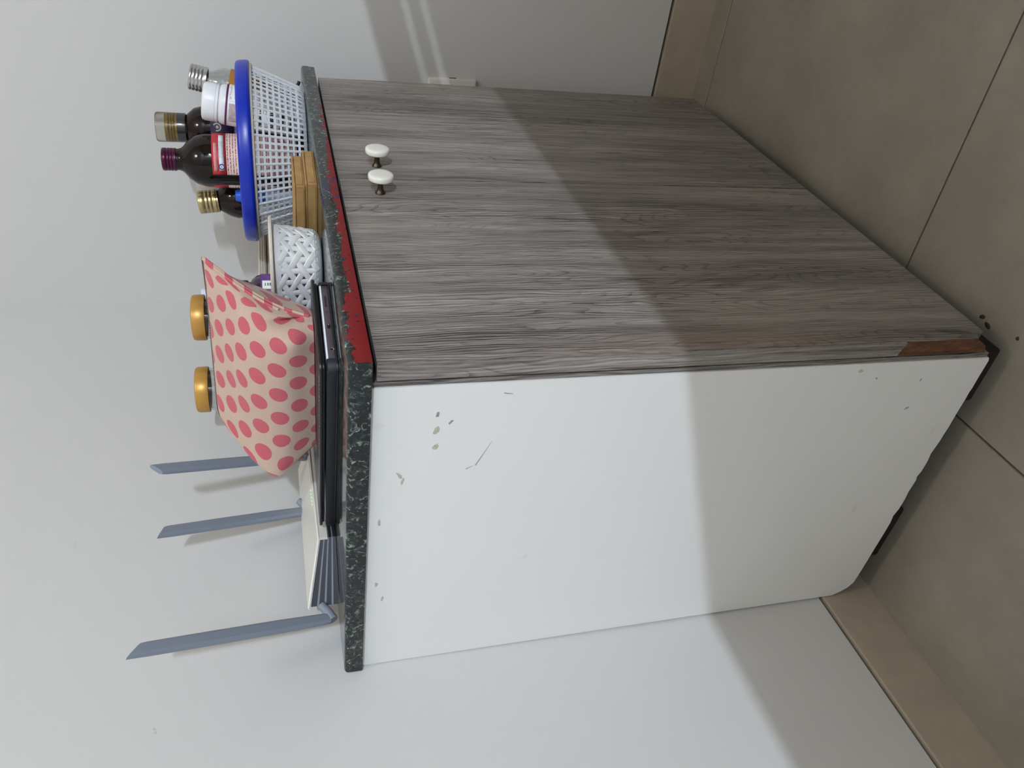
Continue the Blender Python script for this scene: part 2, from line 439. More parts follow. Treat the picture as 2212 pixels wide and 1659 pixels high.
d2 = door(WD+.0012, W, M_WOOD2, False)
obj('gap_shade_strip', prism([(.0008, ZB+.001), (.0180, ZB+.001), (.0180, .7045), (.0008, .7045)], 'x', WD+.0009, WD+.0013), M_DARKWOOD, d2)  # dark strip stands in for the shade in the gap between the doors
# edge banding: pale strip, torn off at the bottom so the chipboard shows
eb = [(.0004, .166), (.003, .164), (.008, .166), (.013, .168), (.018, .1695), (.0184, .7045), (.0004, .7045)]
obj('edge_banding', prism(eb, 'x', -.0009, .0006), M_EDGE, d1)
obj('bare_chipboard', prism([(.0008, .0735), (.010, .058), (.0178, .0535), (.0182, .174), (.0006, .170)], 'x', -.0003, .0004), M_CHIP, d1)
def knob(d, x, z, chipped):
    k = obj('knob', lathe([(0, -.0245), (.0090, -.0244), (.0128, -.0240), (.0142, -.0232), (.0148, -.0220), (.0148, -.0185), (.0142, -.0172), (.004, -.0170), (0, -.0170)], 40), M_KNOBW, d, 40)
    s = obj('knob_stem', lathe([(0, -.0172), (.0036, -.0171), (.0032, -.012), (.0034, -.006), (.0046, -.003), (.0060, -.001), (.0062, .0002), (0, .0002)], 28), M_KNOBM, d, 40)
    for o in (k, s):
        o.matrix_local = Matrix.Translation((x, 0, z)) @ Matrix.Rotation(R(-90), 4, 'X')
    if chipped:
        for a, hw, pr_ in ((206, 15, [(.01484, -.0219), (.01492, -.0205), (.01483, -.0190)]), (143, 13, [(.01484, -.0221), (.01494, -.0200), (.01480, -.0180)])):
            c = obj('chipped_patch', lathe(pr_, 6, a-hw, a+hw), M_KNOBCHIP, d); c.matrix_local = k.matrix_local
knob(d1, .3346, .6611, True)
knob(d2, .4129, .6557, False)

# ------------------------------------------------------------------ countertop
bm = bmesh.new()
def slab_profile():
    return None
xs0, xs1, ys0, ys1, zb0 = -.0072, .7865, -.0061, .4335, .7092
pts = [(xs0, ys0), (xs1-.004, ys0), (xs1, ys0+.004), (xs1, ys1-.02), (xs0, ys1)]
b = prism(pts, 'z', zb0, ZS)
bmesh.ops.recalc_face_normals(b, faces=b.faces[:])
top = [e for e in b.edges if all(abs(v.co.z-ZS) < 1e-5 for v in e.verts)]
bmesh.ops.bevel(b, geom=top, offset=.0045, segments=4, affect='EDGES', profile=.5)
bot = [e for e in b.edges if all(abs(v.co.z-zb0) < 1e-5 for v in e.verts)]
bmesh.ops.bevel(b, geom=bot, offset=.0012, segments=2, affect='EDGES', profile=.5)
ct = empty('countertop', (0, 0, 0), 0, 'dark speckled granite countertop with worn red paint along its front edge', 'countertop')
obj('slab', b, M_GRAN, ct, 30)
# chipped lower corner at the far end: small broken lip
obj('broken_lip', prism([(xs1-.006, zb0-.0004), (xs1+.0045, .7180), (xs1+.006, .7215), (xs1+.0052, .7268), (xs1-.004, .7290)], 'y', ys0+.002, ys0+.06), M_GRAN, ct, 30)

# ------------------------------------------------------------------ tablet in a folio case
M_CASE = plain('black_tpu', (20, 21, 25), .38, .1, 120)
M_CASEG = plain('dark_grey_tpu', (32, 34, 39), .55, .1, 120)
M_LEATH = plain('black_cover', (34, 32, 33), .33, .15, 240, .15)
M_ALU = plain('mauve_aluminium', (112, 100, 106), .36, .05, 100, Metallic=.55)
M_GLASSW = plain('white_bezel', (244, 247, 255), .2, .02)
M_SILV = plain('bright_metal', (200, 200, 204), .22, .03, Metallic=.9)
TA = R(-8.9)
tb = empty('tablet', (.072, .056, ZS), TA, 'tablet in a black folio case lying under the polka-dot pouch', 'tablet')
TW, TL = .132, .270
def rrect(x0, x1, y0, y1, r, n=5):
    P = []
    for cx, cy, a in ((x1-r, y0+r, -90), (x1-r, y1-r, 0), (x0+r, y1-r, 90), (x0+r, y0+r, 180)):
        for i in range(n+1):
            t = R(a+90*i/n); P.append((cx+r*math.cos(t), cy+r*math.sin(t)))
    return P
def rprism(x0, x1, y0, y1, r, z0, z1, bev=.0006):
    b = prism(rrect(x0, x1, y0, y1, r), 'z', z0, z1)
    bmesh.ops.recalc_face_normals(b, faces=b.faces[:])
    if bev:
        ed = [e for e in b.edges if abs(e.verts[0].co.z-e.verts[1].co.z) < 1e-6]
        bmesh.ops.bevel(b, geom=ed, offset=bev, segments=2, affect='EDGES', profile=.5)
    return b
obj('case_back', rprism(0, TW, 0, TL, .012, 0, .0022), M_CASE, tb, 35)
fr = obj('metal_frame', rprism(.0022, TW-.0022, .0018, TL-.002, .010, .0022, .0090, .0008), M_ALU, tb, 35)
obj('screen', rprism(.0024, TW-.0024, .0010, TL-.0022, .010, .0088, .0106, .0003), M_GLASSW, tb, 35)
# raised case walls: long sides and the corners, open along the short side with the speaker
wallm = bmesh.new()
box(0, .0026, .006, TL-.008, .002, .0114, .0008, 2, wallm)
box(TW-.0022, TW, .008, TL-.008, .002, .0096, .0008, 2, wallm)
box(.008, TW-.008, TL-.0022, TL, .002, .0096, .0008, 2, wallm)
obj('case_wall', wallm, M_CASEG, tb, 35)
for (cx, cy, a0) in ((.012, .012, 180), (TW-.012, .012, 270), (TW-.012, TL-.012, 0), (.012, TL-.012, 90)):
    obj('case_corner', lathe([(.0098, .0018), (.0123, .0018), (.0126, .006), (.0122, .0102), (.0104, .0112), (.0092, .0106), (.0098, .0018)], 8, a0, a0+90, cx=cx, cy=cy), M_CASEG, tb, 45)
for i in range(9):
    obj('speaker_slot', box(.088+i*.0019, .0890+i*.0019, .0014, .0022, .0046, .0070, .0003, 1), M_GAP, fr)
obj('microphone_hole', box(.0795, .0803, .0014, .0022, .0052, .0060), M_GAP, fr)
obj('charging_port', box(.056, .0625, .0013, .0022, .0038, .0066, .001, 2), M_GAP, fr, 40)
obj('port_rim', box(.0602, .0622, .0011, .0018, .0044, .0060, .0005, 2), M_SILV, fr, 40)
obj('audio_jack', lathe([(.0016, .0013), (.0022, .0011), (.0024, .0016), (.0016, .0018), (.0016, .0013)], 16), M_SILV, fr, 40).matrix_local = Matrix.Translation((.026, 0, .0048)) @ Matrix.Rotation(R(-90), 4, 'X')
obj('jack_hole', lathe([(0, .0014), (.0017, .0014), (.0017, .0019), (0, .0019)], 16), M_GAP, fr).matrix_local = Matrix.Translation((.026, 0, .0048)) @ Matrix.Rotation(R(-90), 4, 'X')
fl = obj('cover_flap', rprism(-.001, TW+.004, -.001, TL-.002, .012, .0150, .0182, .0010), M_LEATH, tb, 35)
obj('flap_lining', rprism(.002, TW, .002, TL-.006, .010, .0128, .0150, .0004), M_CASE, fl, 35)
obj('spine', box(TW, TW+.0042, .012, TL-.012, .0006, .0176, .0015, 2), M_LEATH, tb, 40)
st = bmesh.new()
for i in range(44): box(.0035, .0038, .014+i*.0055, .0172+i*.0055, .0181, .0184, 0, bm=st)
obj('stitching', st, plain('pale_thread', (205, 196, 186), .8), fl)

# ------------------------------------------------------------------ polka-dot pouch
def pouch_mat():
    g = G('polka_dot_fabric'); uv = g.xyz('UV')
    a, h = .0312, .0440
    def lat(u0, v0):
        du = g.math('MULTIPLY', g.math('SUBTRACT', g.math('FRACT', g.math('ADD', g.math('DIVIDE', uv[0], a), u0)), .5), a)
        dv = g.math('MULTIPLY', g.math('SUBTRACT', g.math('FRACT', g.math('ADD', g.math('DIVIDE', uv[1], h), v0)), .5), h)
        return g.math('SQRT', g.math('ADD', g.math('MULTIPLY', du, du), g.math('MULTIPLY', g.math('MULTIPLY', dv, dv), .80)))
    d = g.math('MINIMUM', lat(0, 0), lat(.5, .5))
    co = g.coord()
    n = g.noise(co, 900, 4, .7); n2 = g.noise(co, 60, 4)
    edge = g.math('ADD', d, g.math('MULTIPLY', g.math('SUBTRACT', n, .5), .0006))
    m = g.math('LESS_THAN', edge, .0087)
    c = g.mix(n2, lin((198, 172, 153)), lin((186, 160, 141)))
    dot = g.mix(n, lin((182, 78, 90)), lin((198, 98, 108)))
    c = g.mix(m, c, dot)
    c = g.mix(g.math('MULTIPLY', g.math('SUBTRACT', n, .52, clamp=True), 1.2), c, lin((150, 120, 100)))
    g.bump(n, .25, .0006)
    return g.out(c, .88, Sheen_Weight=.15)
M_POUCH = pouch_mat()
def catmull(P, t):
    n = len(P)-1; x = min(max(t*n, 0), n-1e-9); i = int(x); f = x-i
    p1, p2 = P[i], P[i+1]; p0 = P[i-1] if i else p1*2-p2; p3 = P[i+2] if i+2 <= n else p2*2-p1
    return .5*((2*p1)+(p2-p0)*f+(2*p0-5*p1+4*p2-p3)*f*f+(3*p1-p0-3*p2+p3)*f**3)
V3 = lambda *a: Vector(a)
# loops (right end -> left end), each: base front, lower bulge, mid, upper, zip, back upper, back lower, base back
PL = [
 [V3(.166, .060, .7495), V3(.170, .058, .762), V3(.182, .055, .785), V3(.214, .047, .822), V3(.251, .038, .8555), V3(.215, .0475, .822), V3(.183, .0555, .785), V3(.171, .0585, .762)],
 [V3(.150, .064, .7490), V3(.152, .061, .768), V3(.168, .055, .798), V3(.206, .049, .829), V3(.2505, .045, .8555), V3(.247, .060, .826), V3(.220, .068, .780), V3(.193, .069, .7490)],
 [V3(.146, .085, .7488), V3(.138, .080, .776), V3(.157, .072, .808), V3(.195, .068, .833), V3(.244, .066, .8545), V3(.258, .075, .824), V3(.236, .083, .776), V3(.206, .088, .7488)],
 [V3(.149, .125, .7488), V3(.139, .121, .780), V3(.153, .114, .813), V3(.186, .108, .835), V3(.231, .105, .8535), V3(.252, .113, .824), V3(.236, .122, .776), V3(.212, .127, .7488)],
 [V3(.152, .170, .7488), V3(.141, .168, .780), V3(.151, .164, .812), V3(.178, .158, .834), V3(.216, .152, .8530), V3(.238, .160, .822), V3(.228, .168, .776), V3(.208, .172, .7488)],
 [V3(.154, .206, .7488), V3(.140, .212, .780), V3(.146, .213, .808), V3(.167, .206, .832), V3(.203, .194, .8525), V3(.222, .204, .820), V3(.216, .210, .776), V3(.200, .210, .7488)],
 [V3(.155, .222, .7490), V3(.139, .236, .780), V3(.138, .241, .802), V3(.157, .228, .826), V3(.197, .205, .8510), V3(.205, .220, .815), V3(.200, .228, .776), V3(.190, .226, .7490)],
 [V3(.158, .228, .7495), V3(.143, .243, .774), V3(.134, .2495, .7955), V3(.155, .234, .8200), V3(.1945, .2085, .8490), V3(.156, .2345, .8200), V3(.135, .2500, .7955), V3(.144, .2435, .774)],
]
NU, NT = 72, 64
def pouch_pt(s, t):
    secs = [catmull(L+[L[0]], t) for L in PL]
    return catmull(secs, s)
def crease(p, s, t):
    # soft fold near the right lower corner and shallow waves
    q = (s-.06)-(t-.10)*1.1
    k = math.exp(-(q/.030)**2-((t-.150)/.050)**2)
    p = p + Vector((.013*k, .006*k, 0))
    k2 = math.exp(-((s-.24)/.07)**2-((t-.10)/.06)**2)
    p = p - Vector((.004*k2, .002*k2, 0))
    return p + Vector((1, .2, 0))*(.0012*math.sin(s*17+t*9)*math.sin(math.pi*s)*(1 if .02 < t < .48 else .3))
def build_pouch():
    me = bpy.data.meshes.new('fabric_body'); vs, fs, uvs = [], [], []
    pk = lambda s, t: crease(pouch_pt(s, t), s, t)
    arc = []
    for i in range(NU+1):
        s = i/NU; a = [0]; p = pk(s, 0); row = [p]
        for k in range(1, NT+1):
            q = pk(s, k/NT); a.append(a[-1]+(q-p).length); p = q; row.append(q)
        vs += row; arc.append(a)
    mid = [pk(i/NU, .12) for i in range(NU+1)]; ul = [0]
    for i in range(NU): ul.append(ul[-1]+(mid[i+1]-mid[i]).length)
    st_ = NT+1
    loops = []
    for i in range(NU):
        for k in range(NT):
            f = (i*st_+k, (i+1)*st_+k, (i+1)*st_+k+1, i*st_+k+1); fs.append(f)
            loops += [(ul[i], arc[i][k]), (ul[i+1], arc[i+1][k]), (ul[i+1], arc[i+1][k+1]), (ul[i], arc[i][k+1])]
    me.from_pydata([tuple(v) for v in vs], [], fs)
    uvl = me.uv_layers.new(name='UVMap')
    for i, c in enumerate(loops): uvl.data[i].uv = (c[0]+.008, c[1]+.004)
    for p in me.polygons: p.use_smooth = True
    return me
po_c = (.19, .145, .7488)
po = empty('pouch', po_c, 0, 'beige zip pouch with pink polka dots sitting on the tablet case', 'pouch')
me = build_pouch(); me.transform(Matrix.Translation(-Vector(po_c)))
obj('fabric_body', me, M_POUCH, po)
M_ZIP = plain('zip_tape', (140, 118, 104), .7, .2, 300)
def rel(P): return [Vector(p)-Vector(po_c) for p in P]
zl = [crease(pouch_pt(i/60, .5), i/60, .5)+V3(.0004, 0, .0007) for i in range(0, 61)]
obj('zip_tape', tube(rel(zl), .0009, 8), M_ZIP, po, 60)
zt = bmesh.new()
for i in range(0, 60):
    for f in (.0, .5):
        p = (zl[i].lerp(zl[min(i+1, 60)], f))-Vector(po_c)+V3(-.0008, -.0004, .0004)
        box(p.x-.0004, p.x+.0004, p.y-.0004, p.y+.0004, p.z-.0004, p.z+.0004, 0, bm=zt)
obj('zip_teeth', zt, plain('zip_metal', (104, 90, 82), .5, .1), po)
g = G('pouch_seam'); _x = g.xyz(); _n = g.noise(g.coord(), 900, 3, .7)
_m = g.math('GREATER_THAN', g.math('SINE', g.math('MULTIPLY', _x[2], 330)), .25)
M_SEAM = g.out(g.mix(_m, g.mix(_n, lin((206, 178, 158)), lin((186, 158, 138))), g.mix(_n, lin((184, 80, 92)), lin((198, 98, 108)))), .88)
def seam(s, ts, nm):
    P = [crease(pouch_pt(s, t), s, t) for t in ts]
    d = (P[0]-pouch_pt(.5, .3)).normalized()
    obj(nm, tube(rel([p+V3(-.0004, -.0008, 0) for p in P]), .0017, 8), M_SEAM, po, 60)
seam(0.004, [.03+.46*i/24 for i in range(25)], 'side_seam')
seam(0.040, [.22+.27*i/20 for i in range(21)], 'side_seam')

# ------------------------------------------------------------------ woven white basket
M_WHITEP = plain('white_plastic', (232, 233, 230), .42, .03, 60)
M_WHITEP2 = plain('ivory_plastic', (226, 219, 205), .45, .04, 60)
bx0, bx1, by0, by1, brr = .262, .356, .034, .300, .046
bko = ((bx0+bx1)/2, (by0+by1)/2)
wb = empty('woven_basket', (bko[0], bko[1], ZS), 0, 'white plastic basket with a woven pattern standing behind the tablet', 'basket')
hw, hl = (bx1-bx0)/2, (by1-by0)/2
segs = []                                        # rounded rectangle outline as arc-length function
sl, ss_ = 2*(hl-brr), 2*(hw-brr); ql = math.pi/2*brr
PER = 2*sl+2*ss_+4*ql
def outline(s):
    s %= PER
    for kind, ln, dat in (('l', ss_, (-hw+brr, -hl, 1, 0)), ('c', ql, (hw-brr, -hl+brr, -90)), ('l', sl, (hw, -hl+brr, 0, 1)), ('c', ql, (hw-brr, hl-brr, 0)),
                          ('l', ss_, (hw-brr, hl, -1, 0)), ('c', ql, (-hw+brr, hl-brr, 90)), ('l', sl, (-hw, hl-brr, 0, -1)), ('c', ql, (-hw+brr, -hl+brr, 180))):
        if s <= ln+1e-9:
            if kind == 'l':
                p = Vector((dat[0]+dat[2]*s, dat[1]+dat[3]*s, 0)); return p, Vector((dat[3], -dat[2], 0))
            a = R(dat[2])+s/brr; nrm = Vector((math.cos(a), math.sin(a), 0)); return Vector((dat[0], dat[1], 0))+brr*nrm, nrm
        s -= ln
    return outline(0)
BH = .0570
def bsurf(s, z, off=0):
    p, n = outline(s); ins = -.0075*(1-z/BH) - .010*max(0, 1-z/.010)**2
    return p + n*(ins+off) + Vector((0, 0, z))
def ribbon(bm, path, wd, th, wave):
    """path: list of (s, z); flat strip following the basket surface"""
    rows = []
    n = len(path)
    for i, (s, z) in enumerate(path):
        a = path[max(i-1, 0)]; b_ = path[min(i+1, n-1)]
        ds, dz = b_[0]-a[0], b_[1]-a[1]; L = math.hypot(ds, dz); ns, nz = -dz/L*wd/2, ds/L*wd/2
        o = wave(s, z)
        rows.append([bm.verts.new(bsurf(s+ns*k, z+nz*k, o+t)) for k, t in ((-1, 0), (-.72, th), (.72, th), (1, 0), (.9, -th), (-.9, -th))])
    for A, B in zip(rows, rows[1:]):
        for k in range(6): bm.faces.new((A[k], A[(k+1) % 6], B[(k+1) % 6], B[k]))
NV = 46; p_ = PER/NV; z0w, z1w = .0085, .0490
wv_bm = bmesh.new()
for k in range(NV):
    ribbon(wv_bm, [(k*p_, z0w-.002+(z1w-z0w+.004)*i/12) for i in range(13)], .0066, .0006, lambda s, z: .0000)
for sg in (1, -1):
    for k in range(NV//2):
        run = (z1w-z0w+.004)*1.732
        ribbon(wv_bm, [(k*2*p_+sg*run*i/18, z0w-.002+(z1w-z0w+.004)*i/18) for i in range(19)], .0066, .0007, lambda s, z, sg=sg: .0002+sg*.0006*math.cos(math.pi*s/p_))
obj('woven_wall', wv_bm, M_WHITEP, wb, 40)
def band(profile, nseg=120):
    b = bmesh.new(); rows = []
    for (z, off) in profile:
        rows.append([b.verts.new(bsurf(PER*i/nseg, z, off)) for i in range(nseg)])
    for A, B in zip(rows, rows[1:]+rows[:1]):
        for i in range(nseg): b.faces.new((A[i], A[(i+1) % nseg], B[(i+1) % nseg], B[i]))
    return b
obj('base_band', band([(0.0012, .0), (.004, .0006), (.0095, .0009), (.0097, -.0012), (.004, -.0016), (.0012, -.004)]), M_WHITEP, wb, 50)
obj('top_band', band([(.0470, .0009), (.0565, .0010), (.0565, -.0014), (.0470, -.0012)]), M_WHITEP, wb, 50)
obj('rim', band([(.0555, .0008), (.0562, .0068), (.0548, .0088), (.0552, .0100), (.0572, .0102), (.0584, .0080), (.0588, .0000), (.0578, -.0016), (.0555, -.0014)]), M_WHITEP2, wb, 50)
fb = bmesh.new(); fb.faces.new([fb.verts.new(bsurf(PER*i/80, .0012, -.004)) for i in range(80)]); 
obj('base', fb, M_WHITEP, wb)
obj('moulding_nub', lathe([(0, 0), (.0012, 0), (.0011, .004), (0, .0055)], 10), M_WHITEP, wb, 60).matrix_local = Matrix.Translation(bsurf(PER-ql*.42, .0380, .0008)) @ Matrix.Rotation(R(200), 4, 'Z') @ Matrix.Rotation(R(80), 4, 'Y')

# ------------------------------------------------------------------ bottle kit
M_AMBER = glass('amber_glass', (92, 38, 14), .03, 1.46)
M_AMBERD = plain('dark_syrup_bottle', (26, 10, 6), .06, .2, 14, Specular_IOR_Level=.35)
M_BROWN = plain('brown_bottle', (26, 14, 7), .06, .3, 9, Specular_IOR_Level=.35)
M_CLEAR = glass('clear_glass', (236, 238, 236), .02, 1.46)
M_CLEARP = glass('clear_plastic', (240, 238, 232), .12, 1.40)
M_PURPCAP = plain('purple_metal_cap', (82, 20, 58), .3, .1, 60, Metallic=.5)
M_GOLDCAP = plain('gold_metal_cap', (196, 178, 132), .28, .06, 60, Metallic=.85)
M_SILCAP = plain('silver_metal_cap', (196, 196, 196), .25, .06, 60, Metallic=.9)
M_YCAP = plain('yellow_metal_cap', (198, 166, 58), .35, .08, 60, Metallic=.6)
M_BLACKP = plain('black_plastic', (18, 18, 22), .35, .1, 60)
M_PALE = plain('pale_pink_plastic', (222, 212, 212), .4, .05, 60)
VB = 202                                          # direction from a bottle back to the viewpoint, degrees
def bottle(name, loc, label, prof, mat, cap_prof, cap_mat, cap_ridge=None, tilt=None, cat='bottle', group=None, n=48):
    t = empty(name, loc, 0, label, cat, group, tilt=tilt)
    body = obj('body', lathe(prof, n), mat, t, 40)
    cap = obj('cap', lathe(cap_prof, 60, ridge=cap_ridge), cap_mat, t, 40) if cap_prof else None
    return t, body, cap
def patch(parent, r, z0, z1, a0, a1, mat, name='label_print', n=None, th=.0004):
    """curved sticker between two angles (relative to the viewing side, + is picture right/top) with UV"""
    n = n or max(4, int(abs(a1-a0)/5)); me = bpy.data.meshes.new(name); vs, fs, uv = [], [], []
    for i in range(n+1):
        a = R(VB+a0+(a1-a0)*i/n)
        for z in (z0, z1): vs.append(((r+th)*math.cos(a), (r+th)*math.sin(a), z))
    m0 = len(vs)
    for i in range(n+1):
        a = R(VB+a0+(a1-a0)*i/n)
        for z in (z0, z1): vs.append(((r-.0002)*math.cos(a), (r-.0002)*math.sin(a), z))
    for i in range(n):
        q = 2*i; fs.append((q, q+2, q+3, q+1)); uv += [(i/n, 0), ((i+1)/n, 0), ((i+1)/n, 1), (i/n, 1)]
    for i in range(n):
        q = 2*i
        for f in ((q+1, q+3, m0+q+3, m0+q+1), (q+2, q, m0+q, m0+q+2)): fs.append(f); uv += [(i/n, .01)]*4
    for q in (0, 2*n): fs.append((q, q+1, m0+q+1, m0+q) if q == 0 else (q+1, q, m0+q, m0+q+1)); uv += [(0, .01)]*4
    me.from_pydata(vs, [], fs); ul = me.uv_layers.new(name='UVMap')
    for i, c in enumerate(uv): ul.data[i].uv = c
    for p in me.polygons[:n]: p.use_smooth = True
    return obj(name, me, mat, parent)
def disc_on(parent, r, a, z, rad, mat, name, th=.0008, inner=0, arc=None, n=24):
    """small round mark lying on a cylinder side"""
    b = bmesh.new(); A0, A1 = arc or (0, 360); full = A1-A0 >= 360
    def P(rr, k, h):
        t = R(A0+(A1-A0)*k/n); u, v = rr*math.cos(t), rr*math.sin(t)
        an = R(VB+a)+u/r; return ((r+h)*math.cos(an), (r+h)*math.sin(an), z+v)
    if inner:
        o1 = [b.verts.new(P(rad, k, th)) for k in range(n if full else n+1)]; i1 = [b.verts.new(P(inner, k, th)) for k in range(n if full else n+1)]
        for k in range(n):
            j = (k+1) % n if full else k+1; b.faces.new((o1[k], o1[j], i1[j], i1[k]))
    else: b.faces.new([b.verts.new(P(rad, k, th)) for k in range(n)])
    return obj(name, b, mat, parent)
ridged = lambda amp, k: (lambda i: amp if i % k == 0 else 0)
def capprof(r, z0, z1, grooves=3):
    P = [(r*.9, z0), (r, z0+.0006)]
    for g_ in range(grooves):
        a = z0+(z1-z0)*(.18+.20*g_)
        P += [(r, a), (r*.955, a+.0011), (r, a+.0022)]
    return P + [(r, z1-.0016), (r*.94, z1-.0003), (r*.88, z1), (0, z1)]

# purple supplement bottle in the woven basket
t, body, cap = bottle('supplement_bottle', (.306, .118, ZS+.0015), 'purple supplement bottle with a black cap standing in the woven basket',
    [(0, 0), (.021, 0), (.0235, .002), (.0240, .006), (.0240, .066), (.0225, .073), (.0185, .0785), (.0150, .0805), (.0145, .086), (0, .086)], plain('dark_purple_bottle', (40, 14, 44), .12, .1, 20, Coat_Weight=.5),
    [(.0155, .0825), (.0168, .0835), (.0170, .0985), (.0160, .1000), (0, .1002)], M_BLACKP, ridged(.0003, 2))
patch(body, .0240, .012, .0690, -150, 190, plain('purple_label', (96, 48, 128), .4, .1, 30), 'label')
patch(body, .0245, .0440, .0670, 24, 50, plain('white_badge', (228, 232, 228), .4, .02), 'badge', th=.0006)
for zz, c, r_b in ((.0480, (232, 150, 60), .0016), (.0515, (90, 160, 70), .0018), (.0545, (200, 80, 90), .0012)):
    disc_on(body, .0251, 37, zz, r_b, plain('badge_mark', c, .5, .05), 'badge_mark', .0005)
patch(body, .0251, .0565, .0650, 33, 41, print_mat('badge_print', (228, 232, 228), (60, 110, 120), 3, 6, .75), 'badge_lettering', th=.0006)

# ------------------------------------------------------------------ flat cardboard boxes
def card_mat():
    g = G('brown_cardboard'); co = g.coord(); n = g.noise(co, 60, 5, .6); m = g.noise(g.coord(scale=(1, 1, 6)), 160, 3)
    c = g.ramp(n, [(.3, (158, 122, 70)), (.7, (186, 150, 96))]); c = g.mix(g.math('MULTIPLY', m, .25), c, lin((132, 98, 52)))
    g.bump(m, .15, .0006); return g.out(c, .75)
M_CARD = card_mat(); M_CARDE = plain('cardboard_edge', (142, 104, 54), .85, .2, 300)
def carton(loc, rz, w_, d_, h_, label):
    t = empty('cardboard_box', loc, rz, label, 'box', 'flat brown boxes stacked by the mesh basket')
    obj('tray', box(0, w_, 0, d_, 0, h_*.80, .0006, 1), M_CARD, t, 40)
    obj('lid', box(-.0008, w_+.0008, -.0008, d_+.0008, h_*.80+.0003, h_, .0008, 2), M_CARD, t, 40)
    obj('tuck_flap', box(.004, w_-.004, -.0012, -.0002, h_*.16, h_*.74, .0003, 1), M_CARD, t, 40)
    obj('side_flap', box(-.0010, 0.0, .004, d_-.004, h_*.12, h_*.76, .0003, 1), M_CARD, t, 40)
carton((.379, .0105, ZS+.0002), R(-6.5), .080, .105, .0140, 'lower of two flat brown cardboard boxes, beside the mesh basket')
carton((.3765, .0125, ZS+.0145), R(-4.5), .078, .104, .0132, 'upper of two flat brown cardboard boxes, beside the mesh basket')

# ------------------------------------------------------------------ round mesh basket with blue rim
M_MESHW = plain('white_mesh_plastic', (226, 230, 234), .4, .03, 60)
M_BLUE = plain('blue_plastic', (8, 44, 178), .30, .06, 30)
BC = (.675, .094)
mb = empty('mesh_basket', (BC[0], BC[1], ZS), 0, 'round white mesh basket with a thick blue rim holding medicine bottles', 'basket')
def mr(z):
    k = z/.0745; return .0925+.0305*k**.85 if z > .012 else .0925+.0305*(.012/.0745)**.85-(.012-z)**2/.012*.75
rows_z = [.0025+i*.00800 for i in range(10)]
bm = bmesh.new()
def strip_ring(bm, z0, z1, o, i, n=152):
    lathe([(mr(z0)+o, z0), (mr(z1)+o, z1), (mr(z1)-i, z1), (mr(z0)-i, z0), (mr(z0)+o, z0)], n, bm=bm)
for z in rows_z: strip_ring(bm, z, z+.0031, .0005, .0009)
obj('hoop_grid', bm, M_MESHW, mb, 50)
bm = bmesh.new(); NC = 78
zz_ = [.0012+.0763*i/16 for i in range(17)]
for k in range(NC):
    a = 2*math.pi*(k+.25)/NC; ridge = (k % 2 == 0); hwid = .0016
    ca, sa = math.cos(a), math.sin(a); rows = []
    for z in zz_:
        r = mr(z); out_ = .0019 if ridge else .0003
        rows.append([bm.verts.new(((r+o)*ca-t_*sa, (r+o)*sa+t_*ca, z)) for o, t_ in ((-.0008, -hwid), (out_*.55, -hwid), (out_, 0), (out_*.55, hwid), (-.0008, hwid))])
    for A, B in zip(rows, rows[1:]):
        for q in range(5): bm.faces.new((A[q], A[(q+1) % 5], B[(q+1) % 5], B[q]))
obj('rib_grid', bm, M_MESHW, mb, 50)
bm = bmesh.new()
lathe([(0, .0006), (mr(.0012)-.001, .0006), (mr(.0012), .0016), (mr(.0012)-.001, .0028), (0, .0028)], 64, bm=bm)
obj('base', bm, M_MESHW, mb, 50)
obj('lip', lathe([(.1195, .0715), (.1265, .0725), (.1275, .0765), (.1195, .0775), (.1180, .0740), (.1195, .0715)], 96), plain('ivory_lip', (206, 200, 190), .5, .04), mb, 50)
obj('rim', lathe([(.1205, .0765), (.1292, .0755), (.1308, .0770), (.1312, .0800), (.1302, .0900), (.1285, .0935), (.1262, .0947), (.1240, .0940), (.1225, .0915), (.1215, .0850), (.1205, .0765)], 120), M_BLUE, mb, 50)

BZ = ZS+.0032
TR = Vector((.375, -.927, 0)); VV = Vector((.927, .375, 0))     # picture-right and away from the viewer
def inb(lat, dep, dz=0): p = Vector((BC[0], BC[1], BZ+dz))+TR*lat+VV*dep; return tuple(p)
def lean(deg): return (R(deg), (.927, .375, 0))                  # + leans towards picture-right
# tall brown bottle with red label
t, body, cap = bottle('syrup_bottle', inb(-.012, -.030), 'large brown medicine bottle with a purple cap and red label', 
    [(0, 0), (.033, 0), (.0362, .002), (.0375, .007), (.0380, .128), (.0375, .140), (.0345, .152), (.0270, .1625), (.0195, .1685), (.0165, .1720), (.0150, .1760), (.0148, .1850), (0, .1850)], M_BROWN,
    capprof(.0158, .1790, .1985, 3), M_PURPCAP, ridged(.00025, 2))
patch(body, .0382, .110, .1290, -30, 295, plain('red_label', (188, 44, 52), .4, .08, 16), 'label')
patch(body, .0382, .0120, .1095, -30, 295, print_mat('pale_print', (222, 196, 192), (120, 52, 60), 26, 60, .52), 'label')
stk = patch(body, .0382, .1130, .1195, -20, 66, print_mat('sticker_print', (222, 224, 230), (80, 96, 130), 4, 16, .5, .30, .75), 'sticker', th=.0007)
disc_on(body, .0391, -12, .1163, .0042, plain('blue_emblem', (52, 70, 130), .5, .05), 'emblem', .0002)
disc_on(body, .0392, -12, .1163, .0026, plain('white_emblem', (226, 228, 232), .5, .05), 'emblem_disc', .0003)
disc_on(body, .0393, -12, .1163, .0009, plain('red_emblem', (176, 50, 50), .5, .05), 'emblem_mark', .0003)
patch(body, .0382, .1215, .1268, -22, 40, print_mat('white_on_red', (188, 44, 52), (240, 214, 212), 3, 30, .6), 'label_print', th=.0007)

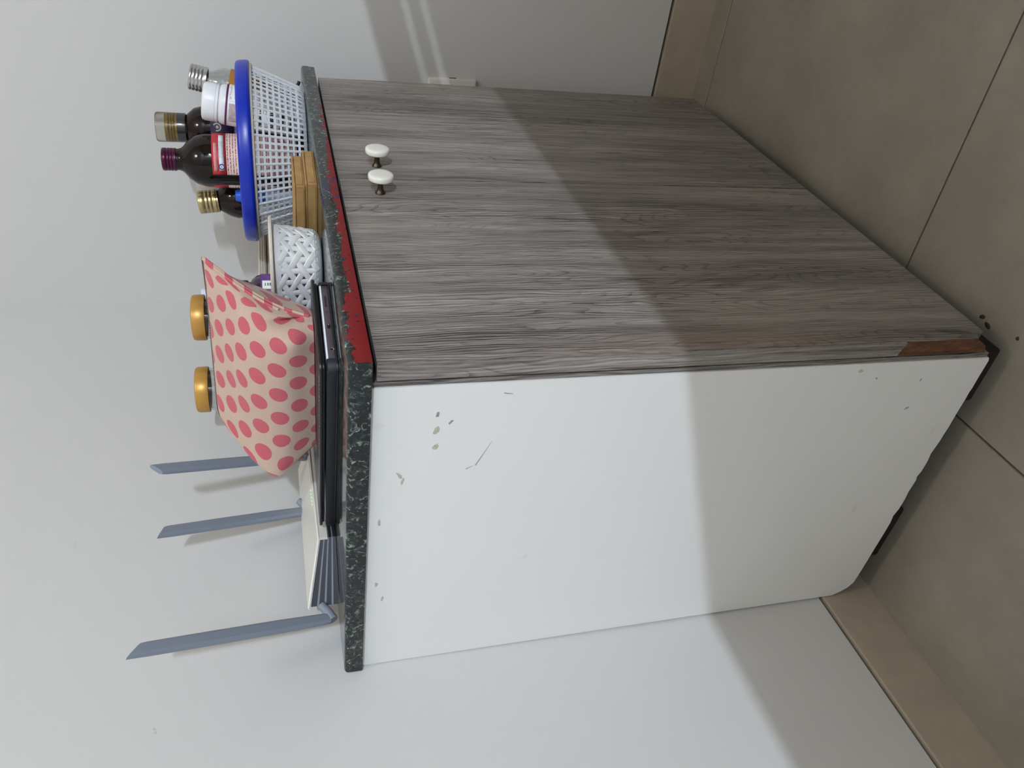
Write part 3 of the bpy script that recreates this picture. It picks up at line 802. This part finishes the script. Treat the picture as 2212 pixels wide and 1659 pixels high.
# brown bottle with a measuring cup over its cap
t, body, cap = bottle('cough_syrup_bottle', inb(.034, .042), 'brown medicine bottle with a clear measuring cup over its yellow cap',
    [(0, 0), (.030, 0), (.0330, .002), (.0340, .006), (.0340, .125), (.0332, .142), (.0295, .156), (.0210, .1660), (.0165, .1700), (.0150, .1740), (.0148, .1835), (0, .1835)], M_AMBERD,
    capprof(.0150, .1800, .1975, 3), M_YCAP, ridged(.0002, 2))
obj('neck_sleeve', lathe([(.0155, .1690), (.0172, .1690), (.0172, .1808), (.0155, .1808), (.0155, .1690)], 40), plain('slate_sleeve', (86, 92, 104), .4, .05), t, 40)
cup = bmesh.new()
lathe([(.0200, .1690), (.0213, .1690), (.0218, .2085), (.0205, .2110), (0, .2112), (0, .2098), (.0198, .2095), (.0203, .2080), (.0200, .1690)], 48, bm=cup)
obj('measuring_cup', cup, M_CLEARP, t, 40)
patch(body, .0341, .100, .1330, -70, 120, plain('indigo_label', (66, 58, 98), .5, .1, 30), 'label')
patch(body, .0341, .015, .0995, -70, 120, print_mat('indigo_print', (86, 76, 116), (200, 196, 214), 16, 30, .5), 'label')
disc_on(body, .0345, 3, .1235, .0062, plain('white_logo', (232, 232, 238), .5, .02), 'logo_ring', .0004, .0042, (-200, 60))
disc_on(body, .0345, 3, .1230, .0022, plain('white_logo_dot', (232, 232, 238), .5, .02), 'logo_dot', .0004)

# white supplement bottle, leaning
t, body, cap = bottle('vitamin_bottle', inb(.051, -.038, .0006), 'white plastic vitamin bottle with a white screw cap leaning in the mesh basket',
    [(0, 0), (.026, 0), (.0275, .002), (.0282, .006), (.0282, .1065), (.0276, .1115), (.0262, .1145), (.0245, .1160), (.0245, .1200), (0, .1200)], plain('white_bottle', (228, 230, 232), .35, .03, 30),
    [(.0248, .1165), (.0262, .1170), (.0262, .1200), (.0256, .1205), (.0262, .1211), (.0263, .1335), (.0252, .1368), (.0225, .1382), (0, .1384)], plain('white_cap', (236, 238, 240), .35, .03, 30), ridged(.0002, 2), tilt=lean(8))
patch(body, .0282, .1040, .1066, -175, 175, plain('plum_band', (98, 34, 84), .4, .05), 'label_band')
patch(body, .0282, .008, .1035, 8, 88, print_mat('fine_print', (230, 232, 236), (70, 72, 84), 15, 20, .45, .08, .92), 'label')
patch(body, .0282, .0800, .1015, -52, 2, G('pink_picture').m, 'label_picture')
g = G('photo_print'); n_ = g.noise(g.coord(), 160, 4, .7); g.out(g.ramp(n_, [(.35, (150, 132, 136)), (.55, (186, 168, 172)), (.7, (226, 214, 214))]), .45)
bpy.data.objects[body.children[-1].name].data.materials[0] = g.m
patch(body, .0282, .0080, .0785, -52, 2, print_mat('bold_print', (230, 232, 236), (24, 36, 44), 5, 5, .62, .05, .98), 'label')

# clear bottle with a silver cap, leaning
t, body, cap = bottle('clear_bottle', inb(.0805, .002, .032), 'clear glass bottle with a ribbed silver cap leaning on the blue rim',
    [(0, 0), (.0215, 0), (.0238, .002), (.0245, .006), (.0245, .072), (.0235, .080), (.0200, .090), (.0165, .0960), (.0152, .0990), (.0152, .112), (.0130, .112), (.0130, .0995), (.0150, .0950), (.0183, .089), (.0216, .079), (.0226, .071), (.0226, .008), (0, .006)], M_CLEAR,
    capprof(.0178, .1020, .1265, 4), M_SILCAP, ridged(.0003, 2), tilt=lean(11))
patch(body, .0245, .020, .0715, -25, 70, plain('amber_label', (172, 112, 36), .5, .1, 40), 'label')

# small amber bottle with gold cap
t, body, cap = bottle('amber_bottle', inb(-.057, .016), 'small amber medicine bottle with a gold screw cap and white label',
    [(0, 0), (.026, 0), (.0282, .002), (.0292, .006), (.0292, .096), (.0298, .104), (.0255, .115), (.0190, .1240), (.0150, .1290), (.0140, .1320), (.0140, .146), (0, .146)], M_AMBERD,
    capprof(.0170, .1320, .1590, 3), M_GOLDCAP, ridged(.00025, 2), tilt=lean(-6.5))
obj('cap_ring', lathe([(.0160, .1295), (.0172, .1295), (.0172, .1318), (.0160, .1318), (.0160, .1295)], 40), M_GOLDCAP, t, 40)
patch(body, .0293, .020, .0960, -78, -6, print_mat('white_label', (212, 214, 222), (110, 112, 130), 12, 12, .4, .25, .9), 'label')

# pale capped bottle at the back
t, body, cap = bottle('pale_bottle', inb(-.028, .062), 'pale bottle with a ribbed pinkish cap at the back of the mesh basket',
    [(0, 0), (.021, 0), (.0235, .002), (.0240, .005), (.0240, .105), (.0225, .118), (.0185, .126), (.0175, .130), (0, .130)], M_PALE,
    [(.0182, .1280), (.0196, .1285), (.0198, .1615), (.0188, .1630), (0, .1632)], M_PALE, ridged(.0006, 3), tilt=lean(-6))

# blue tapered nozzle in front
t = empty('nozzle_bottle', inb(-.062, -.022), 0, 'small tube with a tapered blue nozzle cap standing in front of the amber bottle', 'tube')
obj('tube_body', lathe([(0, 0), (.0095, 0), (.0105, .002), (.0105, .060), (.0100, .0635), (0, .064)], 32), plain('pale_blue_tube', (168, 184, 214), .4, .05), t, 40)
obj('nozzle_cap', lathe([(.0122, .0600), (.0126, .0610), (.0126, .0720), (.0108, .0880), (.0082, .1005), (.0070, .1020), (0, .1022)], 36, ridge=ridged(.0002, 3)), plain('bright_blue_cap', (22, 84, 206), .35, .05), t, 40)

# ------------------------------------------------------------------ jars, bottle and box at the back
M_GOLDLID = plain('gold_lid', (204, 154, 74), .36, .12, 14, Metallic=.35)
def jar(loc, label):
    t = empty('glass_jar', loc, 0, label, 'jar', 'glass jars with gold lids behind the pouch')
    obj('body', lathe([(0, 0), (.034, 0), (.0385, .003), (.0395, .009), (.0395, .108), (.0370, .120), (.0318, .126), (.0305, .129), (.0305, .160), (.0290, .160), (.0290, .129), (.0350, .118), (.0375, .107), (.0375, .009), (.034, .005), (0, .005)], 56), M_CLEAR, t, 40)
    obj('contents', lathe([(0, .0055), (.033, .0055), (.0370, .010), (.0370, .088), (.034, .093), (0, .095)], 40), plain('jar_contents', (150, 128, 96), .8, .3, 140, .4), t, 40)
    obj('lid', lathe([(.0312, .1530), (.0325, .1525), (.0330, .1540), (.0330, .1660), (.0318, .1695), (.0290, .1708), (0, .1710)], 60), M_GOLDLID, t, 40)
jar((.4895, .2665, ZS), 'gold-lidded glass jar nearer the room corner, behind the pouch')
jar((.4260, .3480, ZS), 'gold-lidded glass jar nearer the router, behind the pouch')
t, body, cap = bottle('white_bottle', (.5900, .2950, ZS), 'white bottle whose translucent cap shows behind the top of the pouch',
    [(0, 0), (.020, 0), (.0225, .002), (.0230, .006), (.0230, .118), (.0200, .128), (.0120, .1340), (.0115, .140), (0, .140)], plain('white_bottle_body', (220, 224, 230), .4, .03),
    [(.0125, .1380), (.0150, .1385), (.0142, .1630), (.0130, .1650), (0, .1652)], plain('bluish_cap', (214, 224, 242), .35, .03), None)
t = empty('storage_box', (.612, .2700, ZS), R(0), 'cream plastic storage box with a ridged lid between the blue rim and the wall', 'box')
M_CREAM = plain('cream_plastic_box', (206, 196, 178), .4, .05, 40)
obj('tub', box(.004, .161, .003, .107, 0, .0660, .004, 3), M_CREAM, t, 40)
lid = obj('lid', box(0, .165, 0, .110, .0665, .0800, .003, 3), M_CREAM, t, 40)
for k in range(3): obj('ridge', box(-.0006, .1656, -.0006, .1106, .0695+k*.0035, .0708+k*.0035, .0004, 1), M_CREAM, lid, 40)

# ------------------------------------------------------------------ router with three antennas
M_RWHITE = plain('router_white', (224, 221, 212), .3, .04, 40)
M_RDARK = plain('router_dark', (40, 42, 48), .4, .1, 60)
M_RRIB = plain('router_rib', (124, 128, 136), .4, .05, 60)
M_ANT = plain('antenna_grey', (134, 142, 154), .38, .05, 40)
rt = empty('router', (.20, .375, ZS), 0, 'white wireless router with a dark vented base and three grey antennas by the wall', 'router')
RP = [(-.094, -.045), (-.150, .013), (.130, .053), (.118, -.007)]      # plan, turned a little from the wall
def rdep(x, y): return -x*math.sin(R(8.5))+y*math.cos(R(8.5))
def rz_top(x, y): return .0215 + (rdep(x, y)+.031)/.066*.0155
def wedge(P, zlo, zhi, inset=0):
    b = bmesh.new(); c = Vector((sum(p[0] for p in P)/4, sum(p[1] for p in P)/4))
    Q = [(c+(Vector(p)-c)*(1-inset)) for p in P]
    A = [b.verts.new((q.x, q.y, zlo(q.x, q.y))) for q in Q]; B = [b.verts.new((q.x, q.y, zhi(q.x, q.y))) for q in Q]
    b.faces.new(A); b.faces.new(B[::-1])
    for i in range(4): b.faces.new((A[i], A[(i+1) % 4], B[(i+1) % 4], B[i]))
    return b
b = wedge(RP, lambda x, y: rz_top(x, y)-.0035, rz_top)
bmesh.ops.recalc_face_normals(b, faces=b.faces[:]); bmesh.ops.bevel(b, geom=b.edges[:], offset=.0015, segments=3, affect='EDGES')
sh = obj('top_shell', b, M_RWHITE, rt, 40)
FL_, FR_ = Vector((-.094, -.045)), Vector((.118, -.007)); fd = (FR_-FL_).normalized(); fn = Vector((fd.y, -fd.x))
lipq = [FL_+fd*.001+fn*.0012, FR_-fd*.004+fn*.0012, FR_-fd*.004-fn*.002, FL_+fd*.001-fn*.002]
obj('front_lip', prism([tuple(q) for q in lipq], 'z', .0100, .0190), M_RWHITE, rt)
obj('vented_base', wedge(RP, lambda x, y: .0004, lambda x, y: rz_top(x, y)-.0036, .035), M_RDARK, rt, 40)
for k in range(3):
    f0, f1 = .25+.25*k-.035, .25+.25*k+.035
    obj('vent_rib', wedge(RP, lambda x, y: (rz_top(x, y)-.0036)*f0, lambda x, y: (rz_top(x, y)-.0036)*f1, .025), M_RRIB, rt, 40)
M_LED = emis('green_led', (120, 235, 110), 1.0)
for k in range(5):
    q = FL_+(FR_-FL_)*(.36+.036*k)-fn*.006
    obj('status_light', box(q.x-.0009, q.x+.0009, q.y-.0006, q.y+.0006, rz_top(q.x, q.y)-.0005, rz_top(q.x, q.y)+.0005), M_LED, sh)
def antenna(base, tip, w_, th, bev, hinge):
    P0, P1 = Vector(base), Vector(tip); ax = (P1-P0).normalized(); sd = Vector((1, 0, 0)); sd = (sd-ax*sd.dot(ax)).normalized(); fr_ = ax.cross(sd)
    L = (P1-P0).length; b = bmesh.new(); rows = []
    for f, k, sk in ((0, .80, 0), (.05, .86, 0), (.25, 1, 0), (.6, 1.02, 0), (1-(bev+.006)/L, .98, 0)):
        c = P0+ax*L*f
        rows.append([b.verts.new(c+sd*w_*k*u+fr_*th*v) for u, v in ((-.5, -.25), (-.3, -.5), (.3, -.5), (.5, -.25), (.5, .25), (.3, .5), (-.3, .5), (-.5, .25))])
    tipv = []
    for u, v in ((-.5, -.25), (-.3, -.5), (.3, -.5), (.5, -.25), (.5, .25), (.3, .5), (-.3, .5), (-.5, .25)):
        h = L - bev*(u+.5 if hinge > 0 else .5-u)
        tipv.append(b.verts.new(P0+ax*h+sd*w_*.93*u+fr_*th*.8*v))
    rows.append(tipv)
    for A, B in zip(rows, rows[1:]):
        for k in range(8): b.faces.new((A[k], A[(k+1) % 8], B[(k+1) % 8], B[k]))
    b.faces.new(rows[0][::-1]); b.faces.new(rows[-1])
    o = obj('antenna', b, M_ANT, rt, 30)
    obj('hinge', tube([P0-sd*.003-ax*.004, P0+sd*.010-ax*.001, P0+sd*.020+ax*.003], [.0062, .0058, .0045], 12), M_ANT, o, 50)
def ro(x, y, z): return (x-.20, y-.375, z-ZS)
antenna(ro(.0344, .3850, .7437), ro(-.0225, .3200, .9416), .0150, .0080, .015, 1)
antenna(ro(.2306, .4120, .7592), ro(.1609, .3530, .9334), .0150, .0080, .012, 1)
antenna(ro(.2890, .3660, .7605), ro(.2130, .3000, .9350), .0150, .0080, .010, -1)

# ------------------------------------------------------------------ small things
M_CABLE = plain('black_cable', (16, 16, 18), .5, .1)
tagp = obj('cable', tube([Vector(p) for p in ((.770, .055, ZS+.003), (.772, .045, ZS+.010), (.776, .036, ZS+.014), (.781, .028, ZS+.012), (.784, .022, ZS+.004), (.785, .018, ZS+.0028))], .0026, 10), M_CABLE, None, 60)
tagp.matrix_world = RC; props(tagp, 'short black cable end curling beside the mesh basket at the counter end', 'cable')
def crumb(x, y, rx, ry, rz, i):
    rr = random.Random(40+i); b = bmesh.new(); bmesh.ops.create_icosphere(b, subdivisions=2, radius=1)
    for v in b.verts: k = rr.uniform(.75, 1.15); v.co = Vector((v.co.x*rx*k, v.co.y*ry*k, abs(v.co.z)*.0016*k))
    return b
for i, (x, y, rx, ry, rz, lb) in enumerate(((.066, .016, .0040, .0026, .4, 'larger dark crumb of dirt on the floor by the cabinet corner'), (.0545, .0205, .0052, .0028, -.5, 'long dark crumb of dirt on the floor touching the cabinet corner'), (.0135, .0120, .0024, .0022, 0, 'tiny dark crumb of dirt on the floor away from the cabinet corner'))):
    o = obj('dirt_crumb', crumb(x, y, rx, ry, rz, i), M_DARKWOOD, None, 60); o.location = (x, y, 0); o.rotation_euler.z = rz
    props(o, lb, 'dirt', 'dirt crumbs by the cabinet corner')
